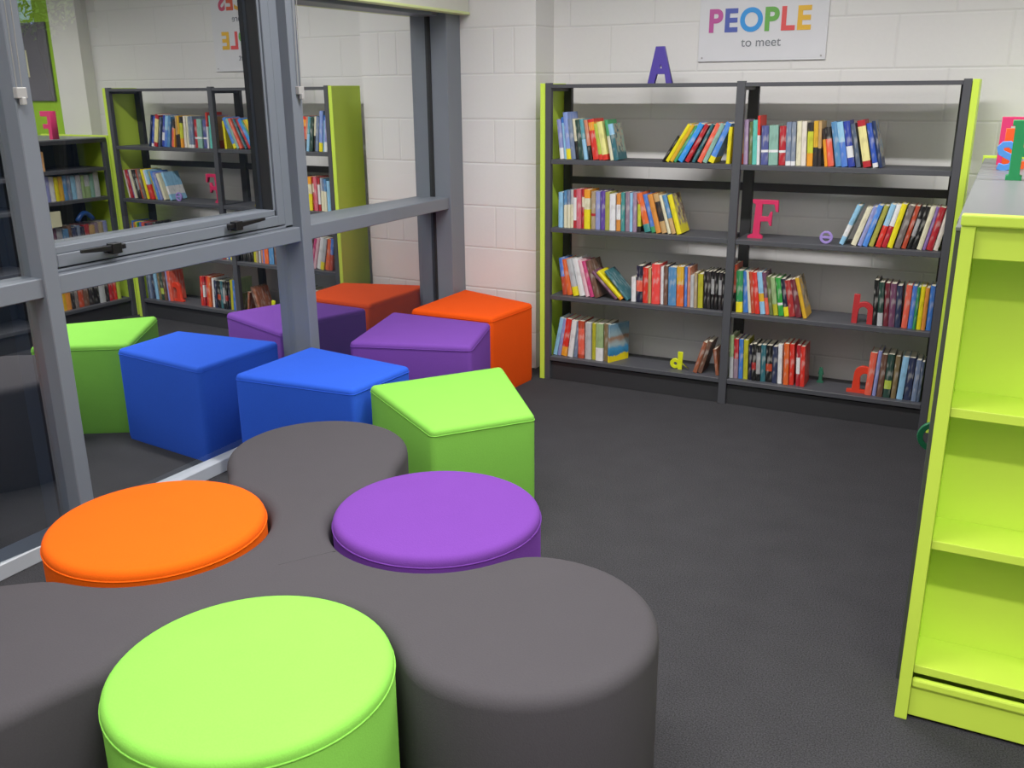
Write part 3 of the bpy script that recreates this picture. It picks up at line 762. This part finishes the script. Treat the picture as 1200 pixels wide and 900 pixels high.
# ------------------------------------------------------------------ free-standing letters
def letter(name, loops, thick, hexc, loc, label, rz=0.0, group='decorative letters on the shelves', rx=0.0, bev=.0015):
    m = paint(name+'_paint', hexc, .4)
    o = flat_solid(name, loops, thick, m, None, bev, loc, (rx,0,rz))
    return tag(o, label, 'letter', group)
letter('letter_a', [[(-.064,0),(-.026,.176),(.016,.176),(.064,0),(.034,0),(.025,.045),(-.019,.045),(-.030,0)], [(-.008,.070),(.010,.070),(.002,.098)]],
       .022, '#4a3a9c', (.598, .15, 1.616), 'purple capital letter A standing on top of the tall bookcase')
letter('letter_f', [[(-.066,0),(.006,0),(.006,.010),(-.012,.022),(-.008,.085),(.030,.088),(.040,.066),(.046,.066),(.046,.132),(.040,.132),(.030,.108),(-.006,.108),(-.004,.172),(.056,.172),(.066,.136),(.076,.136),(.072,.190),(-.050,.190),(-.050,.176),(-.034,.168),(-.042,.022),(-.066,.010)]],
       .02, '#d0285a', (1.180, .085, SH[1]+.0005), 'pink serif capital letter F on the second shelf of the right bay')
ringo = arc(0,.030,.029,0,2*PI,28)[:-1]; ring_t = arc(0,.030,.020,.22,PI-.22,14); ring_b = arc(0,.030,.020,PI+.0,2*PI-.35,14)
letter('letter_e', [ringo, arc(0,.033,.019,.05,PI-.05,14), [(-.019,.026)]+arc(0,.028,.019,PI+.15,2*PI-.15,14)+[(.019,.026)]], .012, '#9a84cc', (1.500, .05, SH[1]+.0005), 'small lilac ring-shaped letter e on the second shelf of the right bay')
letter('letter_d', [[(.008,0),(.030,0),(.030,.095),(.008,.095),(.008,.050)]+arc(-.008,.030,.026,PI/4,2*PI-PI/4,16), arc(-.006,.029,.011,0,2*PI,14)[:-1]], .014, '#d8e01a', (.780, .07, SH[3]+.0005), 'small yellow letter d on the bottom shelf of the left bay')
hp = [(-.045,0),(-.021,0),(-.019,.062)]+arc(.004,.062,.022,PI,0,10)+[(.026,0),(.050,0),(.048,.068)]+arc(.008,.066,.040,0,PI*.72,10)+[(-.018,.140),(-.042,.140)]
letter('letter_h', [hp], .02, '#b82c30', (1.700, .05, SH[2]+.0005), 'red letter h on the third shelf beside dark books')
np_ = [(-.050,0),(.034,0),(.034,.014),(.008,.016),(.006,.085)]+arc(.030,.082,.022,PI*.9,PI*.1,6)+[(.058,.085)]+arc(.020,.095,.042,.1,PI*.9,10)+[(-.026,.014),(-.050,.012)]
letter('letter_n', [np_], .022, '#e03a22', (1.715, .06, SH[3]+.0005), 'orange-red arched letter on the bottom shelf of the right bay')
letter('letter_i', [[(-.014,0),(.016,0),(.016,.008),(.008,.010),(.008,.045),(.014,.047),(.006,.080),(-.006,.080),(-.010,.047),(-.006,.045),(-.006,.010),(-.014,.008)]], .012, '#2c6b52', (1.520, .150, SH[3]+.0005), 'small dark green letter on the bottom shelf beside red books')

# ------------------------------------------------------------------ wall sign
SGX0, SGX1, SGZ0, SGZ1 = .723, 1.365, 1.721, 2.36
sg = empty('wall_sign', ((SGX0+SGX1)/2, .388, SGZ0))
sc = (SGX0+SGX1)/2
MB().box(-(SGX1-SGX0)/2, (SGX1-SGX0)/2, -.004, .006, 0, SGZ1-SGZ0).build('panel', M['sign'], sg, bevel=.0012, seg=1)
def word(txt, cols, x0, x1, zb, hgt, bold):
    objs = []
    for ch, c in zip(txt, cols):
        m = bpy.data.materials.get('print_'+c) or paint('print_'+c, '#'+c, .4); m.name = 'print_'+c
        o = text_solid('letter', ch, 1.0, .002, m, sg, bold=.034)
        ws = [v.co.x for v in o.data.vertices]; zs = [v.co.z for v in o.data.vertices]
        objs.append((o, min(ws), max(ws), min(zs), max(zs)))
    cap = .70
    wt = sum(b-a for _, a, b, _, _ in objs); s = hgt/cap
    gap = ((x1-x0)-wt*s*1.0)/(len(txt)-1)
    kx = 1.0
    if gap < hgt*.10: gap = hgt*.10; kx = ((x1-x0)-gap*(len(txt)-1))/(wt*s)
    if gap > hgt*.14: gap = hgt*.14; kx = ((x1-x0)-gap*(len(txt)-1))/(wt*s)
    x = x0
    for o, a, b, za, zb_ in objs:
        w = (b-a)*s*kx
        sx = (w-.0)/ (b-a); 
        o.data.transform(Matrix.Diagonal((sx, 1, s, 1)) @ Matrix.Translation((-a, 0, 0)))
        o.location = (x-sc, -.0062, zb-SGZ0); x += w+gap
    return objs
def thicken(objs, d):
    pass
word('PEOPLE', ['c0509c','4c5cb4','2f96e8','66ae4a','e64e50','ecb62c'], .774, 1.284, 1.866, .106, .03)
word('PLACES', ['8a4fb0','2f86d8','56b04a','e2a92c','e05a3a','d04a6c'], .790, 1.290, 2.112, .106, .03)
for tx, zb in (('to meet', 1.790), ('to explore', 2.036)):
    o = text_solid('lettering', tx, .062, .002, M['ink'], sg, (0, -.0062, zb-SGZ0), align='CENTER')
for sx_ in (-.30, .30):
    MB().tube([(sx_,-.006,.018),(sx_,-.004,.018)], .005, 10).build('screw', M['clear'], sg)
tag(sg, 'white wall sign with rainbow PEOPLE to meet lettering above the bookcase', 'sign')

# ------------------------------------------------------------------ lime end-of-range display unit (faces the camera)
LX0, LX1, LY0, LY1, LH = 2.152, 2.90, -2.33, -2.15, 1.322
du = empty('display_unit', ((LX0+LX1)/2, LY0, 0)); ox = (LX0+LX1)/2
def lx(name, x0, x1, y0, y1, z0, z1, mat=None, bev=.002): return MB().box(x0-ox, x1-ox, y0-LY0, y1-LY0, z0, z1).build(name, mat or M['lime'], du, bevel=bev, seg=2)
for x0 in (LX0, LX1-.030):
    lx('side_panel', x0, x0+.030, LY0, LY1, 0, 1.281 )
    lx('stile', x0, x0+.030, LY0-.001, LY0+.024, 0, LH-.026)
lx('top_rail', LX0-.002, LX1+.002, LY0-.006, LY0+.026, LH-.026, LH, bev=.004)
lx('top_panel', LX0+.030, LX1-.030, LY0+.026, LY1, 1.258, 1.280)
lx('fascia', LX0+.030, LX1-.030, LY0+.012, LY0+.030, 1.222, LH-.022)
lx('back_panel', LX0+.030, LX1-.030, LY1-.018, LY1, .0, 1.258)
for z in (.868, .520, .163): lx('shelf', LX0+.030, LX1-.030, LY0+.010, LY1-.018, z-.024, z)
lx('lip', LX0+.030, LX1-.030, LY0+.004, LY0+.022, .098, .124, bev=.006)
lx('counter_top', LX0-.012, LX1-.002, LY0+.027, LY1+.002, 1.2805, 1.290, M['greytop'])
lx('kick_plate', LX0+.030, LX1-.030, LY0+.012, LY0+.028, .010, .098)
tag(du, 'empty lime green open display shelf unit at the right edge of the photo', 'shelf unit')

# dark double-sided shelving running back from it (its left face shows in the glass)
ru = empty('island_shelving', (2.5, -1.4, 0)); IY = .055
def rx(name, mat, x0, x1, y0, y1, z0, z1, bev=.0015): return MB().box(x0-2.5, x1-2.5, y0+1.4, y1+1.4, z0, z1).build(name, mat, ru, bevel=bev, seg=1)
RX0, RX1 = 2.136, 2.86
for y0, y1 in ((-2.146,-2.112),(-1.04,-1.00),(-.062+IY,-.026+IY)):
    for x0 in (RX0, RX1-.03): rx('upright', M['steel'], x0, x0+.030, y0, y1, 0, 1.258)
    rx('upright', M['steel_d'], 2.47, 2.53, y0, y1, 0, 1.25)
for y0, y1 in ((-2.146,-1.02),(-1.02,-.028+IY)):
    for z in (1.085, .880, .50, .137):
        rx('shelf', M['steel'], RX0+.006, 2.46, y0+.03, y1-.03, z-.024, z)
        rx('shelf', M['steel'], 2.54, RX1-.006, y0+.03, y1-.03, z-.024, z)
    rx('back_panel', M['steel_d'], 2.49, 2.51, y0, y1, .10, 1.25)
    rx('plinth', M['steel_d'], RX0+.02, RX1-.02, y0+.02, y1-.02, 0, .11)
for y0, y1 in ((-2.146,-.905),(-.900,-.030+IY)): rx('top_panel', M['greytop'], RX0+.002, RX1-.002, y0, y1, 1.2815, 1.290)
rx('top_rail', M['steel_d'], RX0, RX1, -2.146, -.028+IY, 1.255, 1.2815)
rx('end_panel', M['lime'], RX0-.004, RX1+.004, -.027+IY, -.003+IY, 0, 1.300)
tag(ru, 'low dark island shelving with grey top running back from the lime unit', 'shelving')

ru_rows = [(.880, -.05, ['lgrey','sage','lgrey|0-.5 sage2','sage2','lgrey','sky','slate','blue2','gold','yellow','white','lav','crimson','orange2','olivey','bark','mauve'], .176, 'upper row'),
           (.50, -.035, ['lav','tan2','mauve','tan','crimson','dnavy','slate','navy','bark','blue2','lgrey','mauved','sage','rust','tan'], .21, 'middle row'),
           (.137, -.06, ['lime','red','crimson','dark','lgrey','black','dark','bark','rust','taupe','dark','orange2','gold','rust','red','mauve'], .22, 'bottom row')]
for z, ys, specs, hh, nm in ru_rows:
    y = ys
    for i, s in enumerate(specs):
        w = rb.uniform(.026, .044); h = hh*rb.uniform(.88, 1.0)
        o = make_book(w, h, .16, s)
        # spine faces -X: turn the book by -90 degrees
        o.matrix_world = Matrix.Translation((RX0+.036+rb.uniform(0,.01), y, z+.0005)) @ Matrix.Rotation(-PI/2, 4, 'Z')
        lab = '%s, %s from the far end, %s of the island shelving' % (describe(s), ORD[i], nm)
        lab = lab if len(lab.split()) <= 16 else lab.replace(' book with ', ' with ', 1).replace(' of the island shelving', ' of island shelving')
        tag(o, lab, 'book', 'books on the %s of the island shelving' % nm)
        y -= w+.002
        if y-.046 < -.99: break
o = MB().box(0, .010, -.115, 0, 0, .105).build('notice_card', M['card']); o.location = (RX0+.008, -.415, .7205)
o.matrix_world = Matrix.Translation((RX0+.010, -.415, .7125))
tag(o, 'cream notice card on top of the middle book row of the island shelving', 'card')
blu = MB().tube([(0, -.13+.13*i/10, .05*math.sin(PI*i/10)) for i in range(11)], .016, 10)
o = blu.build('letter_c', paint('blue_letter_paint', '#1f4f9c', .3), None, smooth=True); o.location = (RX0+.055, -.13, .728)
tag(o, 'dark blue curved letter c lying on books near the far end of the island', 'letter', 'decorative letters on the shelves')
for i, (yy, hx, ww) in enumerate(((-.46,'#d9a066',.09),(-.56,'#b8b4c8',.06),(-.64,'#dcd0b4',.08))):
    mbx = MB().box(0,.16,-ww,0,0,.13).build('card_file', paint('file_card', hx, .6), None, bevel=.003)
    mbx.location = (2.17, yy, 1.0855)
    tag(mbx, ['orange-brown','pale lilac','cream'][i]+' card file on the top tier of the island shelving', 'file box', 'files on the top tier')
# green letter poking out past the left side of the island shelving
o = flat_solid('letter_c', [strip(arc(0,.045,.040,PI*.3,PI*1.7,20), .014)], .014, paint('green_letter_paint', '#14633f', .3), None, .0015)
o.rotation_euler = (0,0,PI*.06); o.location = (2.136, -1.62, .5005)
tag(o, 'dark green letter c on a low shelf of the island shelving', 'letter', 'decorative letters on the shelves')

# letters standing on the island top
ZT = 1.2905
letter('letter_f', [[(0,0),(.032,0),(.032,.07),(.085,.07),(.085,.098),(.032,.098),(.032,.150),(.10,.150),(.10,.182),(0,.182)]], .05, '#d9316a', (2.190, -.355, ZT), 'large pink letter standing furthest back on the island top', group='large letters on the island top')
letter('letter_e', [[(0,0),(.075,0),(.075,.026),(.030,.026),(.030,.062),(.068,.062),(.068,.088),(.030,.088),(.030,.120),(.075,.120),(.075,.146),(0,.146)]], .03, '#f4561c', (2.210, -.55, ZT), 'orange letter E between pink and green letters on the island top', group='large letters on the island top')
sp_s = [(.050,.082),(.036,.092),(.016,.090),(.006,.078),(.010,.062),(.030,.052),(.050,.042),(.056,.026),(.046,.012),(.026,.006),(.006,.012)]
letter('letter_s', [strip(sp_s, .020)], .03, '#4a8fe0', (2.192, -.64, ZT+.002), 'small blue letter s in front of the orange letter on the island top', group='large letters on the island top')
gp = [(-.006,0),(.040,0),(.040,.014),(.032,.016),(.032,.078),(.090,.078),(.090,.016),(.082,.014),(.082,0),(.130,0),(.130,.014),(.122,.016),(.122,.176),(.130,.178),(.130,.192),(.082,.192),(.082,.178),(.090,.176),(.090,.104),(.032,.104),(.032,.176),(.040,.178),(.040,.192),(-.006,.192),(-.006,.178),(.002,.176),(.002,.016),(-.006,.014)]
letter('letter_h', [gp], .045, '#1f9a58', (2.235, -1.06, ZT), 'large green serif letter H nearest the camera on the island top', group='large letters on the island top')

# pinboard on the lime wall (seen in the glass)
pb = empty('pinboard', (3.12, .38898, 1.53))
MB().box(0, 1.0, -.012, .006, 0, .58).build('board', M['pin'], pb, bevel=.002, seg=1)
MB().box(.26, .40, -.014, -.012, .18, .38).build('card', M['card'], pb)
MB().box(.30, .44, -.014, -.012, .02, .15).build('card', M['paper'], pb)
MB().box(.52, .74, -.014, -.012, .12, .42).build('card', M['paper'], pb)
tag(pb, 'grey felt pinboard with pale cards on the lime wall, reflected in the glass', 'pinboard')

# ------------------------------------------------------------------ lights
def area(name, loc, sx, sy, power, col=(1,.97,.93), rot=(0,0,0)):
    l = bpy.data.lights.new(name, 'AREA'); l.shape = 'RECTANGLE'; l.size = sx; l.size_y = sy; l.energy = power; l.color = col
    o = bpy.data.objects.new(name, l); COL.objects.link(o); o.location = loc; o.rotation_euler = rot; return o
for n_, loc_, sx_, sy_, pw_, sprd in (
    ('tube_or_fill_light', (0.95, -1.42, 2.86), 1.9, .10, 62, 150),
    ('tube_or_fill_light', (0.75, -3.2, 2.86), 1.6, .14, 21, 116),
    ('tube_or_fill_light', (2.7, -4.35, 2.86), 1.4, .14, 52, 116),
    ('tube_or_fill_light', (1.6, -4.6, 2.88), 4.0, 4.0, 60, 180),  # added broad fill to lift the shadows, stands for many ceiling fittings
    ('tube_or_fill_light', (3.3, -1.0, 2.86), 1.2, .12, 30, 130)):
    o = area(n_, loc_, sx_, sy_, pw_, (1, .98, .955)); o.data.spread = math.radians(sprd)

w = bpy.data.worlds.new('world'); scene.world = w; w.use_nodes = True
nt = w.node_tree; bg = nt.nodes['Background']
tcw = N(nt, 'ShaderNodeTexCoord'); nzw = N(nt, 'ShaderNodeTexNoise'); nzw.inputs['Scale'].default_value = 9
nt.links.new(tcw.outputs['Generated'], nzw.inputs['Vector'])
nt.links.new(mixc(nt, nzw.outputs['Fac'], (.25,.42,.9,1), (.75,.85,1,1)), bg.inputs[0]); bg.inputs[1].default_value = 0.8

# ------------------------------------------------------------------ camera
P = [1094.0331, 0.3067, 0.4775, -0.0081, 2.2195, -4.6511, 1.5966]
f, pi_, ya, ro = P[:4]
cy, sy, cp, sp_ = math.cos(ya), math.sin(ya), math.cos(pi_), math.sin(pi_)
fw = Vector((-sy*cp, cy*cp, -sp_)); rt = Vector((cy, sy, 0)); up = rt.cross(fw)
c, s = math.cos(ro), math.sin(ro)
r2 = rt*c+up*s; u2 = -rt*s+up*c
cam = bpy.data.cameras.new('camera'); co = bpy.data.objects.new('camera', cam); COL.objects.link(co)
cam.sensor_width = 36; cam.lens = f/1200*36; cam.clip_start = .05
mw = Matrix((r2, u2, -fw)).transposed().to_4x4(); mw.translation = Vector(P[4:7]); co.matrix_world = mw
scene.camera = co
scene.view_settings.view_transform = 'Standard'
scene.view_settings.look = 'None'
scene.view_settings.exposure = 0.0
scene.view_settings.gamma = 1.1
scene.cycles.use_denoising = True
scene.cycles.max_bounces = 10
scene.cycles.transparent_max_bounces = 8
